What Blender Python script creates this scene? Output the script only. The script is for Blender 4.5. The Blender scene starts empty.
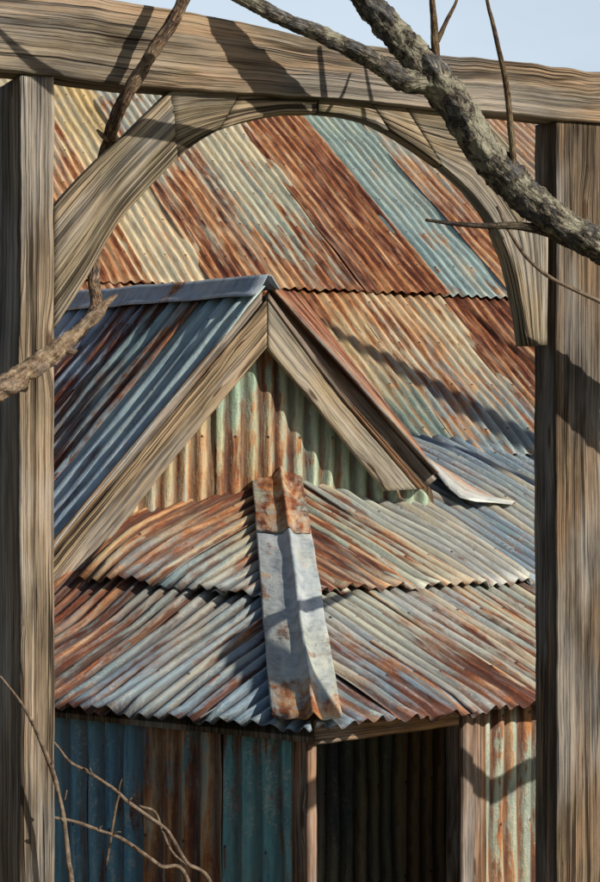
import bpy, bmesh, math, random
from mathutils import Vector as V, noise as NZ
random.seed(7)
SC = bpy.context.scene
COL = SC.collection
R = math.radians

# ------------------------------------------------------------------ camera, sky, sun, exposure
CZ = 3.4                         # eye height above the ground
FPX, HOR = 2170.0, 500.0         # focal length in photo pixels, horizon row
cam_d = bpy.data.cameras.new('camera'); cam = bpy.data.objects.new('camera', cam_d); COL.objects.link(cam)
cam.location = (0, 0, CZ); cam.rotation_euler = (R(90), 0, 0)
cam_d.sensor_width = 36; cam_d.lens = FPX / 882 * 36; cam_d.shift_y = (HOR - 441) / 882
cam_d.clip_start = .1; cam_d.clip_end = 3000
SC.camera = cam
SUN_AZ, SUN_EL = math.atan2(.87, -.49), R(31)
W = bpy.data.worlds.new('World'); SC.world = W; W.use_nodes = True
nt = W.node_tree; nt.nodes.clear()
sky = nt.nodes.new('ShaderNodeTexSky'); sky.sky_type = 'NISHITA'; sky.sun_disc = False
sky.sun_elevation = SUN_EL; sky.sun_rotation = SUN_AZ; sky.air_density = 1.0; sky.dust_density = 1.5
bg = nt.nodes.new('ShaderNodeBackground'); bg.inputs[1].default_value = .06
wo = nt.nodes.new('ShaderNodeOutputWorld')
tcw = nt.nodes.new('ShaderNodeTexCoord'); cn = nt.nodes.new('ShaderNodeTexNoise'); cn.inputs['Scale'].default_value = 1.6; cn.inputs['Detail'].default_value = 6; cn.inputs['Roughness'].default_value = .55
mpw = nt.nodes.new('ShaderNodeMapping'); mpw.inputs['Scale'].default_value = (1, 1, 2.6); nt.links.new(tcw.outputs['Generated'], mpw.inputs[0]); nt.links.new(mpw.outputs[0], cn.inputs['Vector'])
crw = nt.nodes.new('ShaderNodeMapRange'); crw.interpolation_type = 'SMOOTHSTEP'; crw.inputs[1].default_value = .05; crw.inputs[2].default_value = .75
nt.links.new(cn.outputs[0], crw.inputs[0])
dtw = nt.nodes.new('ShaderNodeVectorMath'); dtw.operation = 'DOT_PRODUCT'; dtw.inputs[1].default_value = (0, 1, 0); nt.links.new(tcw.outputs['Generated'], dtw.inputs[0])
bkw = nt.nodes.new('ShaderNodeMapRange'); bkw.interpolation_type = 'SMOOTHSTEP'; bkw.inputs[1].default_value = .55; bkw.inputs[2].default_value = .9; nt.links.new(dtw.outputs['Value'], bkw.inputs[0])
mlw = nt.nodes.new('ShaderNodeMath'); mlw.operation = 'MULTIPLY'; nt.links.new(crw.outputs[0], mlw.inputs[0]); nt.links.new(bkw.outputs[0], mlw.inputs[1])
mxw = nt.nodes.new('ShaderNodeMix'); mxw.data_type = 'RGBA'; nt.links.new(mlw.outputs[0], mxw.inputs[0]); nt.links.new(sky.outputs[0], mxw.inputs[6]); mxw.inputs[7].default_value = (10.2, 12.0, 13.8, 1)   # a bank of bright thin cloud
nt.links.new(mxw.outputs[2], bg.inputs[0]); nt.links.new(bg.outputs[0], wo.inputs[0])
sd = bpy.data.lights.new('sun', 'SUN'); so = bpy.data.objects.new('sun', sd); COL.objects.link(so)
sd.energy = 4.7; sd.angle = R(.5); sd.color = (1, .90, .76)
SUN = V((math.sin(SUN_AZ) * math.cos(SUN_EL), math.cos(SUN_AZ) * math.cos(SUN_EL), math.sin(SUN_EL)))
so.rotation_euler = SUN.to_track_quat('Z', 'Y').to_euler(); so.location = (6, -4, 12)
vs = SC.view_settings; vs.view_transform = 'Standard'; vs.look = 'None'; vs.gamma = 1; vs.exposure = 0.1
vs.use_curve_mapping = False

# ------------------------------------------------------------------ survey: sight lines meeting real planes
EYE = V((0, 0, CZ)); Z = V((0, 0, 1))
def ray(u, v): return V(((u - 300) / FPX, 1, (HOR - v) / FPX))
def hit(u, v, p0, n):
    d = ray(u, v); return EYE + d * ((p0 - EYE).dot(n) / d.dot(n))
def lerp(a, b, t): return a + (b - a) * t
def sstep(a, b, x):
    t = max(0, min(1, (x - a) / (b - a))); return t * t * (3 - 2 * t)
def hdir(deg): return V((math.cos(R(deg)), math.sin(R(deg)), 0))

# lean-to: hipped apron round the building corner
AL = 42
C = EYE + ray(313, 722) * 11
dL = V((-math.cos(R(AL)), math.sin(R(AL)), 0)); dR = V((math.sin(R(AL)), math.cos(R(AL)), 0))
nL, nR = -dR, -dL
SL = .46
NL = (V((nL.x * SL, nL.y * SL, 1))).normalized(); NR = (V((nR.x * SL, nR.y * SL, 1))).normalized()
def ahL(p): q = p - C; return q.dot(dL), -q.dot(nL)
def ahR(p): q = p - C; return q.dot(dR), -q.dot(nR)
# gable
HT = hit(283, 484, C, NL)
eg = hdir(22); ng = V((eg.y, -eg.x, 0))
wpt = hit(140, 519, HT, ng); aw, hw = ahL(wpt)
HW0 = .85
KW = (wpt.z - (C.z + SL * hw)) / ((aw - hw) ** 1.7 * (hw - HW0))
def posL(a, h):
    w = min(max(0, a - h), (aw - hw) * 1.1)
    return C + dL * a - nL * h + Z * (SL * h + KW * w ** 1.7 * max(0, h - HW0))
OV = .17
GF = HT + ng * OV                               # plane of the barge boards
Ap = hit(267, 286, GF, ng)
rd = V((-math.sin(R(38)), math.cos(R(38)), .03)).normalized()
BLp = hit(57, 545, GF, ng); BRp = hit(432, 470, GF, ng)
bL = (BLp - Ap).normalized()
# main roof
SM = .62
PA = hit(418, 461, C, NR) + Z * .05
em = hdir(22); nm = V((em.y, -em.x, 0))
NM = V((nm.x * SM, nm.y * SM, 1)).normalized()
def ahM(p): q = p - PA; return q.dot(em), -q.dot(nm)
def posM(a, h): return PA + em * a - nm * h + Z * (SM * h)
# the front-right lean-to slope twists up to meet that eave
def _eave_pt(u):
    lo, hi = 0, 4
    for _ in range(40):
        m_ = (lo + hi) / 2; p = PA + em * m_
        if 300 + FPX * p.x / p.y < u: lo = m_
        else: hi = m_
    return PA + em * lo
_ep = _eave_pt(535); _aR, _hR = ahR(_ep); _a0, _h0 = ahR(PA); W0 = (_a0 - _h0) * .55; HR0 = 1.25
KR = (_ep.z - .05 - (C.z + SL * _hR)) / ((_aR - _hR - W0) * (_hR - HR0))
def posR(a, h):
    w = min(max(0, a - h - W0), (_aR - _hR - W0) * 1.6)
    return C + dR * a - nR * h + Z * (SL * h + KR * w * max(0, h - HR0))
def uvM(u, v): return ahM(hit(u, v, PA, NM))
# timber frame
ef = hdir(24); nf = V((ef.y, -ef.x, 0))
F0 = EYE + ray(55, 300) * 8.5
def onF(u, v, d=0): return hit(u, v, F0 + nf * d, nf)

# ------------------------------------------------------------------ materials
def N(nt, t, **k):
    n = nt.nodes.new(t)
    for a, b in k.items(): setattr(n, a, b)
    return n
class G:                                         # tiny node-building helper
    def __init__(s, nt): s.nt = nt
    def put(s, sock, v):
        if hasattr(v, 'bl_idname') or hasattr(v, 'is_output'): s.nt.links.new(v, sock)
        elif isinstance(v, (tuple, list)) and len(v) == 3 and sock.type == 'RGBA': sock.default_value = (*v, 1)
        else: sock.default_value = v
    def math(s, op, a, b=0.0, c=None, clamp=False):
        n = N(s.nt, 'ShaderNodeMath', operation=op, use_clamp=clamp); s.put(n.inputs[0], a); s.put(n.inputs[1], b)
        if c is not None: s.put(n.inputs[2], c)
        return n.outputs[0]
    def mix(s, f, a, b, bt='MIX'):
        n = N(s.nt, 'ShaderNodeMix', data_type='RGBA', blend_type=bt); s.put(n.inputs[0], f); s.put(n.inputs[6], a); s.put(n.inputs[7], b)
        return n.outputs[2]
    def mixf(s, f, a, b):
        n = N(s.nt, 'ShaderNodeMix', data_type='FLOAT'); s.put(n.inputs[0], f); s.put(n.inputs[2], a); s.put(n.inputs[3], b)
        return n.outputs[0]
    def xyz(s, x, y, z):
        n = N(s.nt, 'ShaderNodeCombineXYZ'); s.put(n.inputs[0], x); s.put(n.inputs[1], y); s.put(n.inputs[2], z); return n.outputs[0]
    def noise(s, vec, scale=1, detail=4, rough=.6, dist=0):
        n = N(s.nt, 'ShaderNodeTexNoise'); s.put(n.inputs['Vector'], vec); s.put(n.inputs['Scale'], scale)
        s.put(n.inputs['Detail'], detail); s.put(n.inputs['Roughness'], rough); s.put(n.inputs['Distortion'], dist); return n.outputs[0]
    def ss(s, x, lo, hi, a=0.0, b=1.0):
        n = N(s.nt, 'ShaderNodeMapRange', interpolation_type='SMOOTHSTEP'); s.put(n.inputs[0], x); s.put(n.inputs[1], lo); s.put(n.inputs[2], hi)
        s.put(n.inputs[3], a); s.put(n.inputs[4], b); return n.outputs[0]
    def ramp(s, f, stops):
        n = N(s.nt, 'ShaderNodeValToRGB'); s.put(n.inputs[0], f); cr = n.color_ramp
        while len(cr.elements) < len(stops): cr.elements.new(.5)
        for e, (p, c) in zip(cr.elements, stops): e.position = p; e.color = (*c, 1)
        return n.outputs[0]

def build_iron_group():
    g = bpy.data.node_groups.new('weathered_iron', 'ShaderNodeTree')
    def inp(n, t, d):
        sk = g.interface.new_socket(n, in_out='INPUT', socket_type=t); sk.default_value = d
    inp('ColA', 'NodeSocketColor', (.4, .42, .4, 1)); inp('ColB', 'NodeSocketColor', (.3, .35, .4, 1))
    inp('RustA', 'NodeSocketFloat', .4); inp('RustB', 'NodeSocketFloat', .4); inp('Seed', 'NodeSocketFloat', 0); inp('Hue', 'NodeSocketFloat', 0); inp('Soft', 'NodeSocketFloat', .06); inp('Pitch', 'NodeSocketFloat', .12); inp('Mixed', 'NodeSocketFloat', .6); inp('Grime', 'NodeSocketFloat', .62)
    g.interface.new_socket('Shader', in_out='OUTPUT', socket_type='NodeSocketShader')
    q = G(g); gi = N(g, 'NodeGroupInput'); go = N(g, 'NodeGroupOutput'); I = gi.outputs
    uv = N(g, 'ShaderNodeUVMap', uv_map='metres'); un = N(g, 'ShaderNodeUVMap', uv_map='share')
    s1 = N(g, 'ShaderNodeSeparateXYZ'); g.links.new(uv.outputs[0], s1.inputs[0])
    s2 = N(g, 'ShaderNodeSeparateXYZ'); g.links.new(un.outputs[0], s2.inputs[0])
    a, h, t, rib = s1.outputs[0], s1.outputs[1], s2.outputs[0], s2.outputs[1]
    M = q.math
    seed = I['Seed']
    def vec(sa, sh, off=0.0): return q.xyz(M('MULTIPLY', a, sa), M('MULTIPLY', h, sh), M('ADD', seed, off))
    streak = q.noise(vec(16, 1.1), 1, 5, .65)
    streak2 = q.noise(vec(42, 2.6, 3.3), 1, 4, .6)
    patch = q.noise(vec(2.6, 1.0, 8.1), 1, 6, .62, .3)
    patch2 = q.noise(vec(5.5, 3.2, 15.7), 1, 6, .7, .4)
    fine = q.noise(vec(70, 55, 21.0), 1, 4, .7)
    dab = q.noise(vec(38, 9, 31.0), 1, 3, .6)
    # zinc or old paint
    t2 = q.ss(M('ADD', t, M('MULTIPLY', M('SUBTRACT', patch, .5), 1.3)), .15, .85)
    base = q.mix(t2, I['ColA'], I['ColB'])
    val = M('ADD', M('ADD', M('MULTIPLY', streak, .75), M('MULTIPLY', streak2, .45)), M('MULTIPLY', dab, .5))
    base = q.mix(1.0, base, q.ramp(q.ss(val, .55, 1.15), [(0, (.42, .43, .47)), (.5, (.95, .95, .95)), (1, (1.4, 1.36, 1.25))]), 'MULTIPLY')
    wide = q.noise(vec(6.5, .42, 44.), 1, 4, .6, .2); wide2 = q.noise(vec(9.0, .6, 57.), 1, 4, .6, .2)
    base = q.mix(M('MULTIPLY', q.ss(wide, .50, .64), I['Mixed']), base, (.20, .31, .33))
    base = q.mix(M('MULTIPLY', q.ss(wide2, .50, .66), I['Mixed']), base, (.58, .49, .31))
    bloom = M('MULTIPLY', q.ss(M('ADD', M('MULTIPLY', fine, .6), M('MULTIPLY', patch2, .5)), .58, .68), .6)
    base = q.mix(bloom, base, (.66, .66, .60))
    tint = q.ss(patch2, .54, .70)
    base = q.mix(M('MULTIPLY', tint, .45), base, (.22, .31, .29))
    # rust
    w = M('ADD', M('ADD', M('MULTIPLY', patch, .75), M('MULTIPLY', streak, .75)), M('ADD', M('MULTIPLY', dab, .25), M('MULTIPLY', patch2, .45)))
    w = M('ADD', M('MULTIPLY', M('SUBTRACT', w, 1.1), 1.25), M('MULTIPLY', M('SUBTRACT', .5, rib), .15))
    ra = q.mixf(t, I['RustA'], I['RustB'])
    w = M('SUBTRACT', M('ADD', w, ra), .5)
    lap = M('ADD', q.ss(t, .90, 1.0), q.ss(t, .07, 0.0))
    w = M('ADD', w, M('MULTIPLY', lap, .10))
    # roofing nails on every second crest, each with its rust run
    p2 = M('MULTIPLY', I['Pitch'], 2.0)
    da = M('ABSOLUTE', M('MULTIPLY', M('SUBTRACT', M('FRACT', M('ADD', M('DIVIDE', a, p2), .5)), .5), p2))
    dh = M('MULTIPLY', M('SUBTRACT', M('FRACT', M('DIVIDE', h, .62)), .5), .62)
    nr = M('SQRT', M('ADD', M('MULTIPLY', da, da), M('MULTIPLY', dh, dh)))
    nail = q.ss(nr, .0105, .007)
    run = M('MULTIPLY', q.ss(da, .022, .004), M('MULTIPLY', q.ss(dh, .01, -.005), q.ss(dh, M('MULTIPLY', streak, -.42), -.02)))
    w = M('ADD', w, M('MULTIPLY', run, .22))
    mask = q.ss(w, M('SUBTRACT', .01, I['Soft']), M('ADD', .01, I['Soft']))
    mask = M('MULTIPLY', mask, q.ss(M('ADD', streak2, M('MULTIPLY', wide, .6)), 1.02, .74, .58, 1.0))
    deep = q.ss(w, .02, .42)
    rc = M('ADD', M('ADD', M('MULTIPLY', streak2, .55), M('MULTIPLY', patch2, .55)), M('ADD', M('MULTIPLY', fine, .2), M('ADD', I['Hue'], M('MULTIPLY', M('SUBTRACT', wide2, .5), .9))))
    rcol = q.ramp(q.ss(rc, .36, .96), [(0, (.045, .016, .011)), (.28, (.14, .046, .026)), (.52, (.29, .108, .046)), (.74, (.46, .22, .09)), (1, (.60, .43, .25))])
    rcol = q.mix(M('MULTIPLY', deep, .35), rcol, (.13, .035, .02))
    colr = q.mix(mask, base, rcol)
    colr = q.mix(M('MULTIPLY', q.ss(fine, .60, .70), .5), colr, q.mix(mask, (.12, .09, .07), (.07, .03, .02)))
    colr = q.mix(M('MULTIPLY', M('MULTIPLY', q.ss(streak2, .60, .72), q.ss(dab, .45, .6)), .5), colr, (.62, .56, .42))
    grime_shade = M('MULTIPLY', q.ss(M('SUBTRACT', M('ADD', dab, streak), rib), .25, .85), I['Grime'])  # valley dirt, also darkened to paint in the shade between ribs
    colr = q.mix(grime_shade, colr, (.06, .045, .04))
    colr = q.mix(M('MULTIPLY', nail, .85), colr, (.05, .035, .03))
    bs = N(g, 'ShaderNodeBsdfPrincipled')
    g.links.new(colr, bs.inputs['Base Color'])
    q.put(bs.inputs['Roughness'], q.mixf(mask, .52, .9)); q.put(bs.inputs['Metallic'], q.mixf(mask, .12, 0))
    q.put(bs.inputs['Specular IOR Level'], q.mixf(mask, .4, .15))
    bp = N(g, 'ShaderNodeBump'); bp.inputs['Strength'].default_value = .7; bp.inputs['Distance'].default_value = .012
    g.links.new(M('ADD', M('MULTIPLY', fine, .5), M('ADD', M('MULTIPLY', dab, .7), M('ADD', M('MULTIPLY', nail, 1.5), M('MULTIPLY', mask, .25)))), bp.inputs['Height'])
    g.links.new(bp.outputs[0], bs.inputs['Normal']); g.links.new(bs.outputs[0], go.inputs[0])
    return g
IRON = build_iron_group()
SEED = [0.0]
def iron(ca=(.4, .42, .4), cb=None, ra=.4, rb=None, hue=0.0, soft=.12, pitch=.119, mixed=.58, grime_shade=.62):
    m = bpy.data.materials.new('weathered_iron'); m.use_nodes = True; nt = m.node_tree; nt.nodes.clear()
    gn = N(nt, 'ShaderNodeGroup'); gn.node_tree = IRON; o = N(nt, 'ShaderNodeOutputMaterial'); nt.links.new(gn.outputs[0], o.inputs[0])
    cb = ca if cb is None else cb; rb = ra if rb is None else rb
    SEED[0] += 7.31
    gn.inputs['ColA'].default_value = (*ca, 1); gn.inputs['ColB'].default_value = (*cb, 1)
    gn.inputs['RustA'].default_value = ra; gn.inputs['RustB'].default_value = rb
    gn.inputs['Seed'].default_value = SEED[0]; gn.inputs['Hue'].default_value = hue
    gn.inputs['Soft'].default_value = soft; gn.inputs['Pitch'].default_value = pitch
    gn.inputs['Mixed'].default_value = mixed; gn.inputs['Grime'].default_value = grime_shade
    return m

def build_wood_group():
    g = bpy.data.node_groups.new('weathered_wood', 'ShaderNodeTree')
    for n, t, d in (('Dark', 'NodeSocketColor', (.07, .05, .035, 1)), ('Mid', 'NodeSocketColor', (.27, .2, .13, 1)), ('Light', 'NodeSocketColor', (.5, .42, .3, 1)),
                    ('Stain', 'NodeSocketColor', (.36, .18, .08, 1)), ('StainAmt', 'NodeSocketFloat', .5), ('Seed', 'NodeSocketFloat', 0), ('Moss', 'NodeSocketFloat', .2)):
        sk = g.interface.new_socket(n, in_out='INPUT', socket_type=t); sk.default_value = d
    g.interface.new_socket('Shader', in_out='OUTPUT', socket_type='NodeSocketShader')
    q = G(g); gi = N(g, 'NodeGroupInput'); go = N(g, 'NodeGroupOutput'); I = gi.outputs
    uv = N(g, 'ShaderNodeUVMap', uv_map='metres'); s1 = N(g, 'ShaderNodeSeparateXYZ'); g.links.new(uv.outputs[0], s1.inputs[0])
    p, l = s1.outputs[0], s1.outputs[1]; M = q.math
    wob = q.noise(q.xyz(M('MULTIPLY', p, 3), M('MULTIPLY', l, .45), I['Seed']), 1, 3)
    vk = N(g, 'ShaderNodeTexVoronoi', voronoi_dimensions='2D'); g.links.new(q.xyz(M('MULTIPLY', p, 7.5), M('ADD', M('MULTIPLY', l, 1.7), I['Seed']), 0.0), vk.inputs['Vector']); vk.inputs['Scale'].default_value = 1; vk.inputs['Randomness'].default_value = 1
    kd = vk.outputs['Distance']; vsp = N(g, 'ShaderNodeSeparateColor'); g.links.new(vk.outputs['Color'], vsp.inputs[0]); kon = M('GREATER_THAN', vsp.outputs[0], .86)
    bend = M('MULTIPLY', M('MULTIPLY', q.ss(kd, .42, .0), kon), .026)
    knot = M('MULTIPLY', q.ss(kd, .12, .06), kon)
    pw = M('ADD', M('ADD', p, M('MULTIPLY', wob, .022)), bend)
    def vec(a, b, o=0.0): return q.xyz(M('MULTIPLY', pw, a), M('MULTIPLY', l, b), M('ADD', I['Seed'], o))
    g1 = q.noise(vec(44, .5), 1, 5, .62); g2 = q.noise(vec(130, 1.7, 4.4), 1, 5, .7)
    pt = q.noise(vec(9, 1.6, 9.2), 1, 5, .6); pt2 = q.noise(vec(16, 6, 17.), 1, 5, .65)
    v = M('ADD', M('ADD', M('MULTIPLY', g1, .44), M('MULTIPLY', g2, .62)), M('MULTIPLY', pt, .70))
    k = q.ss(v, .54, 1.16)
    c = q.mix(q.ss(k, 0, .5), I['Dark'], I['Mid']); c = q.mix(q.ss(k, .45, 1), c, I['Light'])
    c = q.mix(M('MULTIPLY', q.ss(M('ADD', pt, M('MULTIPLY', g1, .3)), .58, .80), I['StainAmt']), c, q.mix(.5, c, I['Stain'], 'MIX'))
    c = q.mix(M('MULTIPLY', q.ss(pt2, .55, .68), I['Moss']), c, (.33, .33, .17))
    c = q.mix(M('MULTIPLY', q.ss(pt2, .60, .40), M('MULTIPLY', q.ss(g2, .55, .7), .5)), c, (.30, .31, .33))
    ck = M('ABSOLUTE', M('SUBTRACT', q.noise(vec(17, .22, 30.), 1, 3, .55), .5))
    crack = q.ss(ck, .034, .008)
    crack = M('MULTIPLY', crack, q.ss(q.noise(vec(6, 1.1, 40.), 1, 2), .38, .50))
    ck2 = M('MULTIPLY', q.ss(M('ABSOLUTE', M('SUBTRACT', q.noise(vec(48, .5, 50.), 1, 3, .55), .5)), .03, .005), .6)
    cr = M('MAXIMUM', crack, ck2)
    c = q.mix(M('MULTIPLY', cr, .92), c, (.022, .016, .012))
    zone = q.noise(q.xyz(M('MULTIPLY', p, 4), M('MULTIPLY', l, .8), M('ADD', I['Seed'], 70.)), 1, 4, .6)
    c = q.mix(M('MULTIPLY', q.ss(zone, .44, .62), .5), c, q.mix(1.0, q.ramp(k, [(0, (.10, .10, .10)), (1, (.56, .55, .52))]), (1, 1, 1), 'MULTIPLY'))
    c = q.mix(M('MULTIPLY', knot, .8), c, (.07, .035, .018))
    bs = N(g, 'ShaderNodeBsdfPrincipled'); g.links.new(c, bs.inputs['Base Color']); bs.inputs['Roughness'].default_value = .9
    bs.inputs['Specular IOR Level'].default_value = .15
    bp = N(g, 'ShaderNodeBump'); bp.inputs['Strength'].default_value = .9; bp.inputs['Distance'].default_value = .012
    hgt = M('SUBTRACT', M('ADD', M('MULTIPLY', g1, 1.0), M('MULTIPLY', g2, .5)), M('MULTIPLY', cr, .9))
    g.links.new(hgt, bp.inputs['Height']); g.links.new(bp.outputs[0], bs.inputs['Normal']); g.links.new(bs.outputs[0], go.inputs[0])
    return g
WOODG = build_wood_group()
def wood(mid=(.27, .2, .13), light=(.5, .41, .28), dark=(.065, .045, .03), stain=(.36, .17, .07), sa=.6, moss=.2):
    m = bpy.data.materials.new('weathered_wood'); m.use_nodes = True; nt = m.node_tree; nt.nodes.clear()
    gn = N(nt, 'ShaderNodeGroup'); gn.node_tree = WOODG; o = N(nt, 'ShaderNodeOutputMaterial'); nt.links.new(gn.outputs[0], o.inputs[0])
    SEED[0] += 5.17
    for k, c in (('Dark', dark), ('Mid', mid), ('Light', light), ('Stain', stain)): gn.inputs[k].default_value = (*c, 1)
    gn.inputs['StainAmt'].default_value = sa; gn.inputs['Moss'].default_value = moss; gn.inputs['Seed'].default_value = SEED[0]
    return m

def bark(dark, mid, light, lichen, la, sc=1.0, fa=1.0):
    m = bpy.data.materials.new('bark'); m.use_nodes = True; nt = m.node_tree; nt.nodes.clear(); q = G(nt); M = q.math
    uv = N(nt, 'ShaderNodeUVMap', uv_map='metres'); s1 = N(nt, 'ShaderNodeSeparateXYZ'); nt.links.new(uv.outputs[0], s1.inputs[0])
    tc = N(nt, 'ShaderNodeTexCoord').outputs['Object']
    f1 = q.noise(tc, 34 * sc, 6, .68); f2 = q.noise(tc, 9 * sc, 5, .6); f3 = q.noise(tc, 120 * sc, 3, .7)
    gr = q.noise(q.xyz(M('MULTIPLY', s1.outputs[0], 60 * sc), M('MULTIPLY', s1.outputs[1], 9 * sc), 0.0), 1, 5, .65)
    k = M('ADD', M('MULTIPLY', f1, .6), M('MULTIPLY', gr, .6))
    c = q.ramp(q.ss(k, .42, .80), [(0, dark), (.5, mid), (1, light)])
    vf = N(nt, 'ShaderNodeTexVoronoi', feature='DISTANCE_TO_EDGE'); nt.links.new(q.xyz(M('ADD', M('MULTIPLY', s1.outputs[0], 70 * sc), M('MULTIPLY', f2, 2.5)), M('ADD', M('MULTIPLY', s1.outputs[1], 17 * sc), M('MULTIPLY', f1, 1.2)), 0.0), vf.inputs['Vector']); vf.inputs['Scale'].default_value = 1
    fis = q.ss(vf.outputs['Distance'], .16, .02)
    k = M('SUBTRACT', k, M('MULTIPLY', fis, .35 * fa))
    c = q.mix(M('MULTIPLY', fis, .75 * fa), c, tuple(x * .5 for x in dark))
    c = q.mix(M('MULTIPLY', q.ss(M('ADD', f2, M('MULTIPLY', f3, .35)), .64, .78), la), c, lichen)
    c = q.mix(M('MULTIPLY', q.ss(f2, .50, .38), la * .5), c, (.24, .27, .30))
    c = q.mix(q.ss(f3, .63, .72, 0.0, .6), c, tuple(x * .4 for x in dark))
    bs = N(nt, 'ShaderNodeBsdfPrincipled'); nt.links.new(c, bs.inputs['Base Color']); bs.inputs['Roughness'].default_value = .92
    bs.inputs['Specular IOR Level'].default_value = .12
    bp = N(nt, 'ShaderNodeBump'); bp.inputs['Strength'].default_value = 1; bp.inputs['Distance'].default_value = .012
    nt.links.new(M('ADD', k, M('MULTIPLY', f3, .3)), bp.inputs['Height']); nt.links.new(bp.outputs[0], bs.inputs['Normal'])
    o = N(nt, 'ShaderNodeOutputMaterial'); nt.links.new(bs.outputs[0], o.inputs[0]); return m

def earth():
    m = bpy.data.materials.new('earth'); m.use_nodes = True; nt = m.node_tree; q = G(nt)
    tc = N(nt, 'ShaderNodeTexCoord').outputs['Object']
    f = q.noise(tc, .6, 6, .6); f2 = q.noise(tc, 14, 5, .7)
    c = q.mix(q.ss(f, .42, .62), (.13, .10, .065), (.10, .12, .045)); c = q.mix(q.ss(f2, .4, .65, 0.0, .6), c, (.22, .18, .12))
    bs = nt.nodes['Principled BSDF']; nt.links.new(c, bs.inputs['Base Color']); bs.inputs['Roughness'].default_value = .95
    bp = N(nt, 'ShaderNodeBump'); bp.inputs['Distance'].default_value = .05; nt.links.new(f2, bp.inputs['Height']); nt.links.new(bp.outputs[0], bs.inputs['Normal'])
    return m

# ------------------------------------------------------------------ object helpers
def link(name, me, mat, parent=None):
    o = bpy.data.objects.new(name, me); COL.objects.link(o)
    if mat: me.materials.append(mat)
    if parent:
        o.parent = parent; o.matrix_parent_inverse = root_of(parent).matrix_basis.inverted() if False else parent_inv(parent)
    return o
def parent_inv(p):
    m = p.matrix_basis.copy()
    q = p
    while q.parent: m = q.parent.matrix_basis @ q.matrix_parent_inverse @ m if False else m; q = q.parent
    return WORLD[p].inverted()
WORLD = {}
def reg(o, m): WORLD[o] = m; return o
from mathutils import Matrix
def thing(name, loc, label, cat, group=None):
    o = bpy.data.objects.new(name, None); COL.objects.link(o); o.location = loc
    o['label'] = label; o['category'] = cat
    if group: o['group'] = group
    WORLD[o] = Matrix.Translation(loc); return o
def mesh_obj(name, verts, faces, mat, parent=None, uv=None, share=None, smooth=True, flat=()):
    me = bpy.data.meshes.new(name); me.from_pydata([tuple(v) for v in verts], [], faces)
    if uv is not None:
        L1 = me.uv_layers.new(name='metres'); li = me.loops
        for i, l in enumerate(li): L1.data[i].uv = uv[l.vertex_index]
    if share is not None:
        L2 = me.uv_layers.new(name='share')
        for i, l in enumerate(me.loops): L2.data[i].uv = share[l.vertex_index]
    if smooth:
        for p in me.polygons: p.use_smooth = True
        for f in flat: me.polygons[f].use_smooth = False
    o = link(name, me, mat, parent); WORLD[o] = Matrix.Identity(4); return o
def recalc(o):
    bm = bmesh.new(); bm.from_mesh(o.data); bmesh.ops.recalc_face_normals(bm, faces=bm.faces); bm.to_mesh(o.data); bm.free()

def sheet(name, pos, nrm, a0, a1, hb, ht, pitch, amp, mat, parent, lift=0.0, liftb=.0, seed=0, per=8, hs=.16, rag=.016, dent=.009, thick=.004, skew=0.0, curl=0.0):
    """one corrugated iron sheet: a runs across the ribs, h along them; hb(a)/ht(a) are its two ends"""
    hbf = hb if callable(hb) else (lambda a: hb); htf = ht if callable(ht) else (lambda a: ht)
    n = max(2, int(round((a1 - a0) / pitch * per)))
    hmax = max(htf(lerp(a0, a1, i / n)) - hbf(lerp(a0, a1, i / n)) for i in range(n + 1))
    m = max(3, int(abs(hmax) / hs) + 1)
    vs_, uv, sh, keep = [], [], [], []
    for i in range(n + 1):
        a = lerp(a0, a1, i / n)
        b, t = hbf(a), htf(a)
        ok = t - b > .012
        if not ok: t = b + .012
        keep.append(ok)
        b += rag * (NZ.noise(V((a / pitch * .9, seed * 1.7, 3.1))) + .6 * NZ.noise(V((a * 2.1, seed, 8.8))))
        t += rag * .6 * NZ.noise(V((a / pitch * .9, seed * 2.3, 9.1)))
        for j in range(m + 1):
            f = j / m; h = lerp(b, t, f)
            aa = a + skew * (h - b)
            ph = math.cos(2 * math.pi * (a / pitch + .16 * NZ.noise(V((a * 2.3, h * .9, seed * 1.3)))))
            am = amp * (1 + .42 * NZ.noise(V((a * 3.3, h * 1.5, seed + 5))))
            z = lift * 1.0 + liftb * (1 - f) + am * ph + dent * NZ.noise(V((a * 4.2, h * 2.2, seed * 3.7))) * 2
            z += curl * max(0, 1 - (h - b) / .12) ** 2 * NZ.noise(V((a * 5, seed, 1.2)))
            nn = nrm(aa, h) if callable(nrm) else nrm
            vs_.append(pos(aa, h) + nn * z); uv.append((a, h)); sh.append((1 - f, ph * .5 + .5))
    fs = []
    for i in range(n):
        if not (keep[i] or keep[i + 1]): continue
        for j in range(m):
            q = i * (m + 1) + j
            fs.append((q, q + m + 1, q + m + 2, q + 1))
    o = mesh_obj(name, vs_, fs, mat, parent, uv, sh)
    md = o.modifiers.new('gauge', 'SOLIDIFY'); md.thickness = thick; md.offset = 0
    return o

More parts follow.
